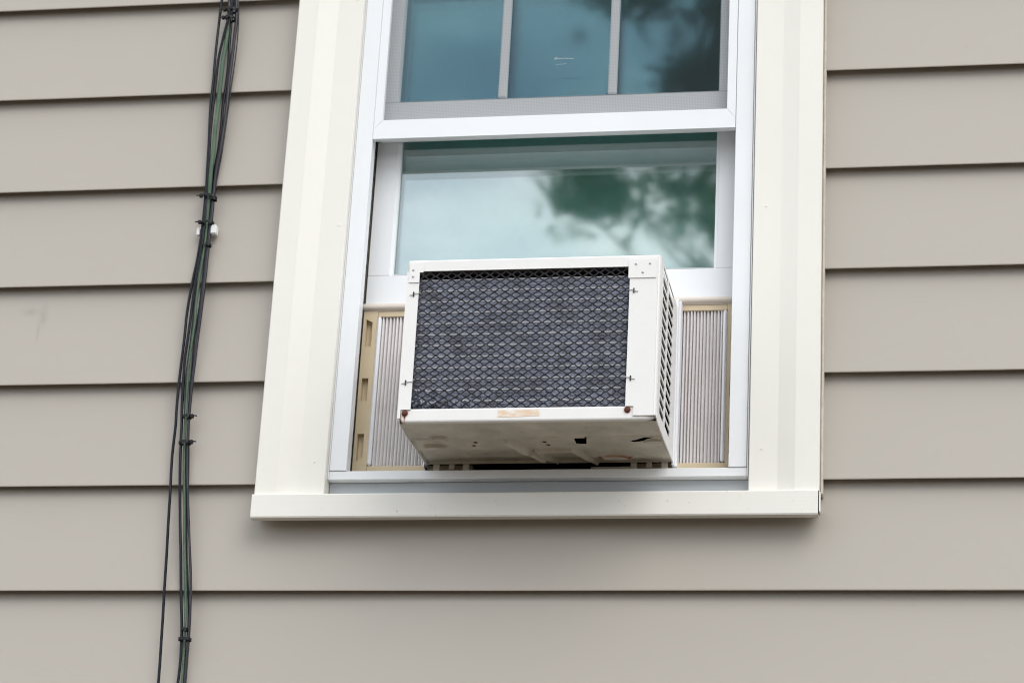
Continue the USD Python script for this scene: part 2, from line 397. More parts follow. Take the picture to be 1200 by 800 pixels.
# sill nose: front face, soft lower arris, folded ends
prof = [(-.0335, 2.930), (-.035, 2.9285), (-.035, 2.8922), (-.0335, 2.890), (-.0185, 2.890), (-.0185, 2.906), (.020, 2.910), (.06, 2.93), (.06, 2.945), (.008, 2.9425), (.004, 2.930)]
obj('sill', prism_x(prof, -.4565, .4535), 'sill_paint', win)
obj('end_seam', bx(.4536, .4549, -.0315, -.0190, 2.8930, 2.9300, .0004), 'black_inside', win)
obj('sill_end_cap', slab_x(Polygon([(-.0335, 2.8950), (-.0335, 2.9270), (-.0190, 2.9300), (-.0190, 2.8935)]), .4550, .4568), 'sill_paint', win)
obj('end_seam', bx(-.4577, -.4566, -.0300, -.0190, 2.8915, 2.9000, .0004), 'black_inside', win)
obj('caulk_line', bx(.4550, .4590, -.010, .02, 2.931, 4.2, .0015), 'caulk', win)
obj('sub_sill', cat(bx(-.3408, .3425, .010, .09, 2.9306, 2.9626, .0004)), 'grey_sill_metal', win)
# main frame
obj('frame_rail', cat(bx(-.339, .339, -.006, .10, 2.9632, 2.9778, .0010)), 'white_vinyl', win)
for s in (-1, 1):
    a, b = sorted((s * .3385, s * .3100))
    obj('jamb', bx(a, b, -.0078, .016, 2.9782, 4.2, .0008), 'white_vinyl', win)
    a, b = sorted((s * .3412, s * .3392))
    obj('channel_strip', bx(a, b, -.0065, .02, 2.9636, 4.2, .0005), 'white_vinyl', win)
    a, b = sorted((s * .3385, s * .3190))
    obj('jamb_liner', bx(a, b, .0162, .11, 2.9782, 4.2, .0003), 'tan_liner', win)
    a, b = sorted((s * .3188, s * .3150))
    obj('weatherstrip', bx(a, b, .022, .042, 2.9784, 4.2, .0008), 'weatherstrip', win)
obj('head_jamb', bx(-.3385, .3385, -.0078, .11, 4.2002, 4.234, .001), 'white_vinyl', win)

# half insect screen over the upper sash
scr = sub(win, 'insect_screen')
SZ0, SZ1, SZT = 3.5745, 3.6095, 4.199
Y0S, Y1S = -.0084, .0026
mit = .0165
obj('bottom_rail', slab_y(Polygon([(-.3093, SZ0), (.3093, SZ0), (.3093, SZ0 + .0175), (.2945, SZ1), (-.2945, SZ1), (-.3093, SZ0 + .0175)]), Y0S, Y1S), 'white_vinyl', scr)
for s in (-1, 1):
    obj('stile', slab_y(Polygon([(s * .3093, SZ0 + .0181), (s * .2948, SZ1 + .0004), (s * .2948, SZT), (s * .3093, SZT)]), Y0S, Y1S), 'white_vinyl', scr)
obj('weave', trimesh.Trimesh([[-.2944, -.001, SZ1 + .0004], [.2944, -.001, SZ1 + .0004], [.2944, -.001, SZT], [-.2944, -.001, SZT]], [[0, 1, 2], [0, 2, 3]], process=False), 'screen_weave', scr)
obj('snag', cat(tube([(-.003, -.0016, 3.7180), (-.0005, -.0026, 3.7215), (.0035, -.0018, 3.7185), (-.003, -.0016, 3.7180)], .0005, 6), tube([(.002, -.0016, 3.7187), (.014, -.0022, 3.7190), (.030, -.0016, 3.7180)], .0004, 6), tube([(0, -.0016, 3.708), (.018, -.0018, 3.7083)], .0002, 5)), 'clip_white', scr)


def glazing(parent, x0, x1, z0, z1, y, mat, gap=.013):
    for yy in (y, y + gap):
        obj('pane', trimesh.Trimesh([[x0, yy, z0], [x1, yy, z0], [x1, yy, z1], [x0, yy, z1]], [[0, 1, 2], [0, 2, 3]], process=False), mat, parent)


def sash(name, y, xs, xi, z0, zb, z1, zt, muntins, bead):
    s_ = sub(win, name)
    d = .026
    obj('bottom_rail', bx(-xs, xs, y, y + d, z0, zb - .0004, .0009), 'white_vinyl', s_)
    obj('top_rail', bx(-xs, xs, y, y + d, zt + .0004, z1, .0009), 'white_vinyl', s_)
    for s in (-1, 1):
        a, b = sorted((s * xs, s * (xi + bead)))
        obj('stile', bx(a, b, y + .0003, y + d, zb, zt, .0009), 'white_vinyl', s_)
        prof = [(s * (xi + bead), y + .0004), (s * xi, y + .006), (s * xi, y + .0145), (s * (xi + bead), y + .0145)]
        obj('glazing_bead', prism_z(prof, zb, zt), 'white_vinyl', s_)
    prof = [(y + .0006, zb + .0004), (y + .0145, zb + .0004), (y + .0145, zb + .0035), (y + .006, zb + .0035)]
    obj('glazing_bead', prism_x(prof, -xi, xi), 'white_vinyl', s_)
    for x in muntins:
        obj('muntin', bx(x - .0075, x + .0075, y + .002, y + .0143, zb + .004, zt, .0025), 'white_vinyl', s_)
    glazing(s_, -xi - bead + .001, xi + bead - .001, zb, zt, y + .0148, 'window_glass_teal' if muntins else 'window_glass')
    return s_


sash('upper_sash', .0200, .3088, .2765, 3.5935, 3.6577, 4.198, 4.160, (-.0955, .0945), .0015)
sash('lower_sash', .0470, .3143, .2722, 3.2905, 3.3450, 3.915, 3.880, (), .0052)

# a green roller blind drawn down in the room behind the glass
bl = thing('roller_blind', 'green roller blind drawn down inside, dimly seen through the window glass', 'blind', (0, .135, 4.2))
obj('cloth', bx(-.345, .345, .134, .1352, 3.02, 4.18, 0), 'blind_cloth', bl)
obj('batten', bx(-.335, .335, .128, .1335, 3.664, 3.675, .002), 'blind_hem', bl)
obj('hem_bar', bx(-.345, .345, .130, .139, 3.0, 3.019, .002), 'blind_hem', bl)
obj('roller', tube([(-.34, .155, 4.2), (0, .155, 4.2), (.34, .155, 4.2)], .018, 16), 'blind_hem', bl, smooth=40)

# ------------------------------------------------------------------ accordion side panels
for s, lab in ((-1, 'beige framed accordion side panel left of the air conditioner'), (1, 'beige framed accordion side panel right of the air conditioner')):
    ap = thing('accordion_panel', lab, 'side panel', (s * .25, .04, 2.99))
    xo = .3135
    inner = .1885 if s < 0 else .2245
    fy0, fy1 = .040, .050
    slots = [(3.2130, 3.2625), (3.1160, 3.1568), (3.0100, 3.0588)]
    fi = .2895 if s < 0 else .2985            # inner edge of the beige stile
    sl0, sl1 = (.3086, .2976) if s < 0 else (.3150, .3042)
    xo = .3135 if s < 0 else .3180
    body = Polygon([(s * xo, 2.9895), (s * fi, 2.9895), (s * fi, 3.2765), (s * xo, 3.2765)])
    for k, (a, b) in enumerate(slots):
        xa, xb = sorted((s * sl0, s * sl1))
        if k == 0:
            q = Polygon([(s * sl0, a), (s * sl1, a), (s * sl1, b - .0055), (s * sl0, b)])
        elif k == 2:
            q = Polygon([(s * sl0, a), (s * sl1, a + .0075), (s * sl1, b), (s * sl0, b)])
        else:
            q = sbox(xa, a, xb, b)
        body = body.difference(q)
    xa, xb = sorted((s * (sl0 - .0002), s * (sl1 + .0002)))
    obj('frame', slab_y(body, fy0, fy1), 'beige_plastic', ap)
    for a, b in slots:
        obj('slot_back', bx(xa, xb, .0502, .054, a, b, 0), 'beige_plastic', ap)
    xa, xb = sorted((s * (fi - .0002), s * (.112 if s < 0 else .150)))
    obj('bottom_channel', bx(xa, xb, fy0 + .0003, .062, 2.9897, 3.0025, .0006), 'beige_plastic', ap)
    obj('top_channel', bx(xa, xb, fy0 + .0005, .062, 3.2667, 3.2763, .0006), 'beige_plastic', ap)
    xa, xb = sorted((s * (fi - .0002), s * (fi - .0070)))
    obj('end_strip', bx(xa, xb, fy0 - .0035, .05, 3.0028, 3.2664, .0028), 'strip_vinyl', ap)
    # pleats: rounded ridges with deep narrow grooves
    xa, xb = sorted((s * (fi - .0072), s * inner))
    pitch = .0057
    n = int(round((xb - xa) / pitch)); pitch = (xb - xa) / n
    prof = []
    pr = np.random.default_rng(11 + s)
    for i in range(n):
        j = pr.normal(0, .00022)
        dj = pr.normal(0, .0006)
        for u, d in ((0.0, .0085), (.14, .0032), (.28, .0008), (.42, .0), (.56, .0003), (.70, .002), (.87, .0062)):
            prof.append((xa + (i + u) * pitch + j, d + dj * (1 - d / .0115)))
    prof.append((xb, .0115))
    prof = np.array(prof)
    zs = np.linspace(3.0026, 3.2666, 12)
    wob = meshkit.noise(np.stack([np.repeat(prof[:, 0][None] * 140, 12, 0), np.repeat(zs[:, None] * 9, len(prof), 1), np.zeros((12, len(prof)))], -1), 5) - .5
    V = np.zeros((12, len(prof), 3)); V[..., 0] = prof[None, :, 0] + wob * .0009; V[..., 1] = .0425 + prof[None, :, 1]; V[..., 2] = zs[:, None]
    F = []
    L = len(prof)
    for i in range(11):
        for j in range(L - 1):
            a = i * L + j
            F += [[a, a + 1, a + L + 1], [a, a + L + 1, a + L]]
    obj('pleats', trimesh.Trimesh(V.reshape(-1, 3), F, process=False), 'pleat_vinyl', ap, smooth=50)
    xa, xb = (.2190, .2243) if s > 0 else (-.1885, -.1865)
    obj('side_channel', cat(bx(xa, xb, .022, .06, 2.9897, 3.2763, .001), bx(xa - (.0022 if s > 0 else 0), xa + .002, .012, .06, 2.9897, 3.2763, .0006)), 'strip_vinyl', ap)

# ------------------------------------------------------------------ air conditioner
ac = thing('air_conditioner', 'off white window air conditioner with mesh grille and rusty screws under the sash', 'air conditioner', (0.016, -.05, 2.99))
XL, XR, ZT, ZB, YF = -.1860, .2192, 3.2621, 2.9952, -.2000
OL, OR, OB, OT = -.1645, .1710, 3.0112, 3.2425
obj('rail_bar', prism_x([(.0405, 3.2782), (.0355, 3.2795), (.0335, 3.2822), (.0335, 3.2862), (.0358, 3.2888), (.0405, 3.2898), (.062, 3.2898), (.062, 3.2770), (.0405, 3.2768)], -.3145, .3145), 'rail_plastic', ac, smooth=50, label='rounded beige top rail the raised sash rests on')
# front sheet pieces
obj('top_panel', cat(prism_x([(YF, OT), (YF, ZT - .003), (YF + .0012, ZT - .0008), (YF + .004, ZT), (.09, ZT), (.09, ZT - .002), (YF + .0025, ZT - .003), (YF + .0025, OT)], XL + .0035, XR - .0045)), 'ac_enamel', ac)
lf = Polygon([(XL + .0012, ZB), (-.1802, ZB), (-.1802, 3.0094), (OL + .0, 3.0094), (OL, OT - .0002), (OL, 3.2618), (XL + .0034, 3.2618), (XL + .0012, 3.2600)])
obj('left_flange', slab_y(lf.intersection(sbox(-1, 0, OL, OT - .0003)), YF - .0002, YF + .0018), 'ac_enamel', ac)
rf = Polygon([(OR, 3.0104), (.1836, 3.0104), (.1836, ZB), (XR - .0045, ZB), (XR - .0045, OT - .0003), (OR, OT - .0003)])
obj('right_flange', slab_y(rf, YF - .0002, YF + .0018), 'ac_enamel', ac)
# bent edge between front and right side
obj('corner_fold', cat(prism_z([(XR - .0043, YF), (XR - .0018, YF + .0007), (XR - .0003, YF + .003), (XR, YF + .008), (XR - .002, YF + .008), (XR - .0043, YF + .0025)], ZB + .0004, ZT - .0012)), 'ac_enamel', ac, smooth=40)
obj('corner_plate', slab_y(sbox(XL + .0048, 3.2230, OL + .0, OT - .0006).union(sbox(XL + .0048, 3.2400, OL + .006, 3.2568)), YF - .0016, YF - .0003), 'ac_enamel', ac)
obj('corner_plate', slab_y(sbox(.1686, 3.2226, .2118, 3.2545), YF - .0016, YF - .0003), 'ac_enamel', ac)
for x, z in ((-.1749, 3.2445), (-.1747, 3.2331), (.1800, 3.2461), (.2021, 3.2463), (.1913, 3.2315)):
    obj('rivet', disc_y(x, YF - .0016, z, .0019, .0011), 'rivet_metal', ac, smooth=40)
# right side sheet with two columns of vent slots; a plain left twin
side = sbox(YF + .0082, ZB, .075, ZT - .0015)
holes = []
for k in range(15):
    zt = 3.2555 - k * .0166
    holes.append(sbox(-.1670, zt - .0118, -.1135, zt).buffer(-.0015).buffer(.0015))
    zt += .0028
    holes.append(sbox(-.0990, zt - .0118, -.0380, zt).buffer(-.0015).buffer(.0015))
for h in holes:
    side = side.difference(h)
obj('side_panel', slab_x(side, XR - .0016, XR), 'ac_enamel', ac)
obj('side_panel', slab_x(side, XL, XL + .0016), 'ac_enamel', ac)
obj('inner_case', cat(bx(XL + .008, XR - .012, -.150, -.148, 3.004, ZT - .006, 0), bx(XL + .012, XL + .014, -.19, .09, 3.004, ZT - .006, 0), bx(XR - .014, XR - .012, -.185, .09, 3.004, ZT - .006, 0), bx(XL + .006, XR - .006, .088, .09, 2.998, ZT - .003, 0), bx(XL + .004, XR - .004, -.18, .09, 3.003, 3.004, 0)), 'black_inside', ac)

# condenser coil behind the guard: thirteen rows of pressed fins, each with a bright upper lip
coil = sub(ac, 'condenser_coil')
rows, zc0, zc1 = 12, 3.0085, 3.2315
rp = (zc1 - zc0) / rows
nx = 110
cr = np.random.default_rng(3)
for i in range(rows):
    zt = zc1 - i * rp
    pro = [(.0006, .0004), (-.0004, -.0006), (-.0009, -rp * .25), (.0002, -rp * .34), (-.0009, -rp * .42), (-.0009, -rp * .58), (.0002, -rp * .66), (-.0009, -rp * .75), (-.0004, -rp + .0008), (.0006, -rp + .0002)]
    xs = np.linspace(OL - .004, OR + .004, nx)
    V = np.zeros((nx, len(pro), 3))
    V[..., 0] = xs[:, None]
    amp = .0005 + (.0060 if i == rows - 1 else .0026 if i == rows - 2 else 0) * np.clip(1.2 - np.abs((xs - OL) / .12), .15, 1)
    if i >= rows - 2:
        amp = np.maximum(amp, .0012)
    jig = cr.normal(0, 1, (nx, len(pro))) * amp[:, None]
    V[..., 1] = -.1865 + np.array([p[0] for p in pro])[None] + jig * .6
    V[..., 2] = zt + np.array([p[1] for p in pro])[None] + (jig * .35 if i < rows - 1 else jig * .5)
    F = []
    L = len(pro)
    for a in range(nx - 1):
        for b in range(L - 1):
            q = a * L + b
            F += [[q, q + 1, q + L + 1], [q, q + L + 1, q + L]]
    obj('fin_edge', tube(np.stack([xs, np.full(nx, -.1876) + jig[:, 1] * .5, zt - .0002 + jig[:, 2] * .4], 1) + 0, .00125, 6), 'fin_bright', coil)
    obj('fin_row', trimesh.Trimesh(V.reshape(-1, 3), F, process=False), 'fins', coil)
# expanded metal guard
ms = []
cw, ch = .01745, .0117
xs = np.arange(OL - .003, OR + .003, cw / 12)
nz = int((OT - OB + .006) / (ch / 2))
gr = np.random.default_rng(5)
for k in range(nz + 1):
    z = OT + .001 - k * ch / 2
    ph = xs / cw + (.5 if k % 2 else 0)
    tri = np.abs((ph % 1) - .5) * 4 - 1
    tri = np.sin(tri * np.pi / 2 * .82) / math.sin(np.pi / 2 * .82)
    sway = (meshkit.noise(np.stack([xs * 22, np.full(len(xs), k * .31), np.zeros(len(xs))], 1), 9) - .5) * .0013
    p = np.stack([xs, -.1968 + .0005 * np.where(k % 2, 1, -1) + 0 * xs, z + tri * ch / 4 + sway], 1)
    if z - ch / 4 > OB + .0006:
        ms.append(tube(p, .00108, 5))
obj('mesh_guard', cat(*ms), 'guard_metal', ac, smooth=60)
for x, z in ((-.1719, 3.2030), (.1782, 3.2014), (-.1749, 3.0539), (.1779, 3.0558)):
    c = sub(ac, 'wire_clip')
    s = -1 if x < 0 else 1
    obj('wire', tube([(x + s * .0065, YF - .001, z - .0014), (x + s * .001, YF - .0016, z - .0010), (x - s * .001, YF - .0016, z + .0012), (x - s * .012, YF - .001, z + .0014)], .0006, 6), 'clip_wire', c)
    obj('plug', bx(x - .0012, x + .0010, YF - .0022, YF - .0003, z - .0040, z + .0042, .0005), 'clip_black', c)

# base pan: front lip with rust below the screws, pressed underside
PZ = 2.9893
nxl, nzl = 420, 22
X = np.linspace(-.1796, .2168, nxl)
Zp = np.array([(YF + .0060, 3.0118), (YF + .0032, 3.0113), (YF + .0024, 3.0105)] + [(YF + .0020, z) for z in np.linspace(3.0095, 2.9922, nzl)] + [(YF + .0026, 2.9905), (YF + .0038, 2.9896), (YF + .006, 2.9892), (YF + .0095, 2.9891)])
L = len(Zp)
V = np.zeros((nxl, L, 3)); V[..., 0] = X[:, None]; V[..., 1] = Zp[None, :, 0]; V[..., 2] = Zp[None, :, 1]
# rounded lower right and left corners of the lip
for cx, sg, rad in ((.2168, 1, .020), (-.1796, -1, .010)):
    d = np.clip((sg * (X - cx) + rad) / rad, 0, 1)
    lift = rad * .32 * (1 - np.sqrt(np.maximum(0, 1 - d ** 2)))
    for q in range(L):
        low = max(0.0, min(1.0, (3.0113 - Zp[q, 1]) / .022))
        V[:, q, 2] += lift * low
        V[:, q, 1] += d ** 2 * .004 * (sg > 0)
F = []
for a in range(nxl - 1):
    for b in range(L - 1):
        q = a * L + b
        F += [[q, q + L, q + L + 1], [q, q + L + 1, q + 1]]
V = V.reshape(-1, 3)


def rust_lip(v):
    out = np.zeros(len(v))
    for sx, sz, w, ln, a in ((-.1735, 3.0036, .0016, .016, .9), (.1744, 3.0050, .0022, .005, .5)):
        dx, dz = v[:, 0] - sx, v[:, 2] - sz
        out += a * np.exp(-(dx / w) ** 2) * (dz < .002) * np.clip(1.35 + dz / ln, 0, 1)
        out += .75 * np.exp(-((dx / .0062) ** 2 + (dz / .0062) ** 2))
    out += .55 * np.exp(-((v[:, 0] + .1790) / .0025) ** 2) * np.clip((3.005 - v[:, 2]) / .012, 0, 1)
    return np.clip(out, 0, 1)


pan = sub(ac, 'base_pan')
obj('front_lip', trimesh.Trimesh(V, F, process=False), 'ac_enamel_rust', pan, smooth=True, primvars={'rust': rust_lip(V)})
# underside as a pressed sheet
gx = np.linspace(-.1815, .2178, 290); gy = np.linspace(YF + .0090, .012, 170)
GX, GY = np.meshgrid(gx, gy, indexing='ij')
ss = lambda a: np.clip(a, 0, 1) ** 2 * (3 - 2 * np.clip(a, 0, 1))
H = -.0036 * ss((GY + .1225 - .008 * np.exp(-((GX + .16) / .03) ** 2)) / .006)          # step up behind the front zone
H += .0035 * np.exp(-((GY + .1215) / .0028) ** 2) * .5
H += -.0026 * ss((GY + .0600) / .004) * (1 - ss((GX - .085) / .012))
for cx, cy, rx, ry, h in ((-.1325, -.1265, .0145, .008, .0050), (-.1495, -.0790, .0195, .0085, .0055), (.1885, -.0145, .0175, .0055, -.0035), (.2005, -.0900, .0160, .0090, .0030), (.1326, -.0165, .026, .0125, .0035)):
    e = np.sqrt(((GX - cx) / rx) ** 2 + ((GY - cy) / ry) ** 2)
    H += h * ss((1.12 - e) / .34)
# diagonal rib
A, B = np.array([-.0290, -.1120]), np.array([.0150, -.0150])
t = np.clip(((GX - A[0]) * (B - A)[0] + (GY - A[1]) * (B - A)[1]) / ((B - A) @ (B - A)), 0, 1)
dist = np.hypot(GX - A[0] - t * (B - A)[0], GY - A[1] - t * (B - A)[1])
H += .0105 * ss((.0085 - dist) / .006)
# pressed field right of the rib
fld = Polygon([(.0120, -.0560), (.0640, -.0550), (.0960, .0150), (.0400, .0200)]).buffer(.003)
ring = fld.exterior
dd = np.array([ring.distance(Point(a, b)) for a, b in zip(GX.ravel()[::1], GY.ravel()[::1])]).reshape(GX.shape) if True else 0
H += .0080 * ss((.0045 - dd) / .0045)
H += (meshkit.fbm(np.stack([GX * 30, GY * 30, 0 * GX], -1), 3, 2) - .5) * .0012
H -= .0042 * ss((GY + .02) / .03)
H *= ss((GX - gx[0]) / .004) * ss((gx[-1] - GX) / .004)
H -= .0048 * np.clip((GY + .12) / .132, 0, 1) * (1 - ss((GX - gx[0]) / .004) * ss((gx[-1] - GX) / .004))
V = np.stack([GX, GY, 2.9893 - H], -1).reshape(-1, 3)
cut = [Polygon([(.0778, -.1225), (.0985, -.1135), (.0935, -.0820), (.0770, -.0835)]),
       Polygon([(.1640, -.0935), (.1760, -.0985), (.1870, -.1075), (.2020, -.1130), (.2040, -.1080), (.1920, -.1010), (.1800, -.0900), (.1680, -.0880)]),
       Point(-.0815, -.0935).buffer(.0035), Point(-.0868, -.0790).buffer(.0032), Point(.0285, -.0925).buffer(.0032), Point(.0322, -.0780).buffer(.003), Point(.0985, -.1235).buffer(.0022), Point(.104, -.1225).buffer(.0020)]
inside = np.zeros(GX.shape, bool)
for c_ in cut:
    a0, b0, a1, b1 = c_.bounds
    for i in np.nonzero((gx > a0 - .002) & (gx < a1 + .002))[0]:
        for j in np.nonzero((gy > b0 - .002) & (gy < b1 + .002))[0]:
            inside[i, j] |= c_.contains(Point(gx[i], gy[j]))
F = []
n1, n2 = GX.shape
for i in range(n1 - 1):
    for j in range(n2 - 1):
        if inside[i, j]:
            continue
        q = i * n2 + j
        F += [[q, q + 1, q + n2 + 1], [q, q + n2 + 1, q + n2]]
e = np.sqrt(((GX - .1310) / .0235) ** 2 + ((GY + .0175) / .0110) ** 2)
R = .9 * np.exp(-((e - 1) / .18) ** 2) * (.35 + .65 * meshkit.noise(np.stack([GX * 90, GY * 120, 0 * GX], -1), 4))
R += .5 * np.exp(-(((GX - .158) / .006) ** 2 + ((GY + .0205) / .003) ** 2)) + .55 * np.exp(-(((GX - .108) / .008) ** 2 + ((GY + .0150) / .006) ** 2))
R += .35 * np.exp(-(((GX + .1735) / .003) ** 2)) * np.exp(-((GY + .192) / .008) ** 2)
for hx, hy in ((-.0815, -.0935), (-.0868, -.0790), (.0285, -.0925), (.0322, -.0780)):
    R += .6 * np.exp(-(((GX - hx) / .005) ** 2 + ((GY - hy) / .006) ** 2))
R += .14 * np.exp(-(((GX - .01) / .09) ** 2 + ((GY + .005) / .05) ** 2)) * (.5 + meshkit.noise(np.stack([GX * 50, GY * 50, 0 * GX + 9], -1), 6)) + .25 * np.exp(-((GX - .214) / .006) ** 2) * meshkit.noise(np.stack([GX * 80, GY * 60, 0 * GX], -1), 12)
R += .35 * np.clip(meshkit.fbm(np.stack([GX * 60, GY * 60, 0 * GX + 3], -1), 4, 8) - .62, 0, 1) * 4
obj('underside', trimesh.Trimesh(V, F, process=False), 'ac_pan', pan, smooth=True, primvars={'rust': np.clip(R, 0, 1).ravel()})
for xa, xb in ((.2180, .2197), (-.1830, -.1816)):
    obj('rim', slab_x(Polygon([(YF + .0035, 2.9925), (YF + .012, 2.9889), (-.12, 2.9886), (.012, 2.9936), (.012, 2.9990), (YF + .0035, 2.9990)]), xa, xb), 'ac_enamel', pan)
obj('rim', bx(-.1814, .2178, .0122, .0132, 2.9946, 3.004, .0002), 'ac_pan', pan)
for xa, xb, zlo in ((-.1715, -.1608, 2.9782), (-.1459, -.1364, 2.9862), (-.1226, -.1120, 2.9782), (.1510, .1614, 2.9782), (.1759, .1852, 2.9862), (.2007, .2110, 2.9782)):
    obj('mounting_tab', bx(xa, xb, .0138, .0158, zlo, 2.9950, .0005), 'ac_pan', ac)
obj('support_angle', cat(bx(-.1118, -.0724, .0145, .0185, 2.9782, 2.9845, .0006)), 'ac_pan', ac)
obj('support_angle', cat(bx(.0867, .1508, .0145, .0185, 2.9782, 2.9885, .0006)), 'ac_pan', ac)
for x, z in ((-.1735, 3.0042), (.1744, 3.0050)):
    obj('rusty_screw', cat(disc_y(x, YF + .0018, z, .0040, .0034, 6, .25), disc_y(x, YF + .0019, z, .0050, .0012, 14)), 'rust', ac)
obj('side_screw', (lambda m_: (m_.apply_transform(trimesh.transformations.rotation_matrix(math.pi / 2, [0, 0, 1])), m_)[1])(disc_y(0, -.2197, 0, .002, .0012)).apply_translation([0, .035, 3.018]), 'rust', ac)
obj('sticker_residue', slab_y(Polygon([(-.0268, 2.9958), (-.0266, 3.0072), (.0100, 3.0076), (.0380, 3.0079), (.0386, 2.9975), (.0180, 2.9965), (-.0050, 2.9953)]), YF + .00165, YF + .00185), 'sticker', ac)

# ------------------------------------------------------------------ cables on the wall (x, z at the wall; traced depth in front of the boards)
from scipy.interpolate import PchipInterpolator


def cable(label, pts, y, r, mat, group=None):
    pts = np.array(pts, float)
    pts = pts[np.argsort(-pts[:, 1])]
    z = np.linspace(pts[0, 1], pts[-1, 1], 180)
    fx = PchipInterpolator(pts[::-1, 1], pts[::-1, 0])
    x = fx(z)
    if np.ndim(y):
        yy = np.interp(z, [q[0] for q in y][::-1], [q[1] for q in y][::-1])
    else:
        yy = np.full(len(z), y)
    if np.ndim(r):
        r = np.interp(z, [q[0] for q in r][::-1], [q[1] for q in r][::-1]); r = np.concatenate([r[:1], r, r[-1:]])
    sd = len(pts) * 7 + int(np.max(r) * 1e5)
    x = x + (meshkit.noise(np.stack([z * 14, np.full(len(z), sd), 0 * z], 1), 3) - .5) * .0016
    yy = yy + (meshkit.noise(np.stack([z * 11, np.full(len(z), sd + 5), 0 * z], 1), 4) - .5) * .002
    # run on beyond the picture, straight down and up
    P_ = np.stack([x, yy, z], 1)
    P_ = np.vstack([P_[0] + [(x[0] - x[3]) * 20, 0, .35], P_, P_[-1] + [(x[-1] - x[-4]) * 20, 0, -.45]])
    o = obj('cable', tube(P_, r, 10), mat, smooth=True)
    tag(stage.GetPrimAtPath(o[0]), label, 'cable', group)


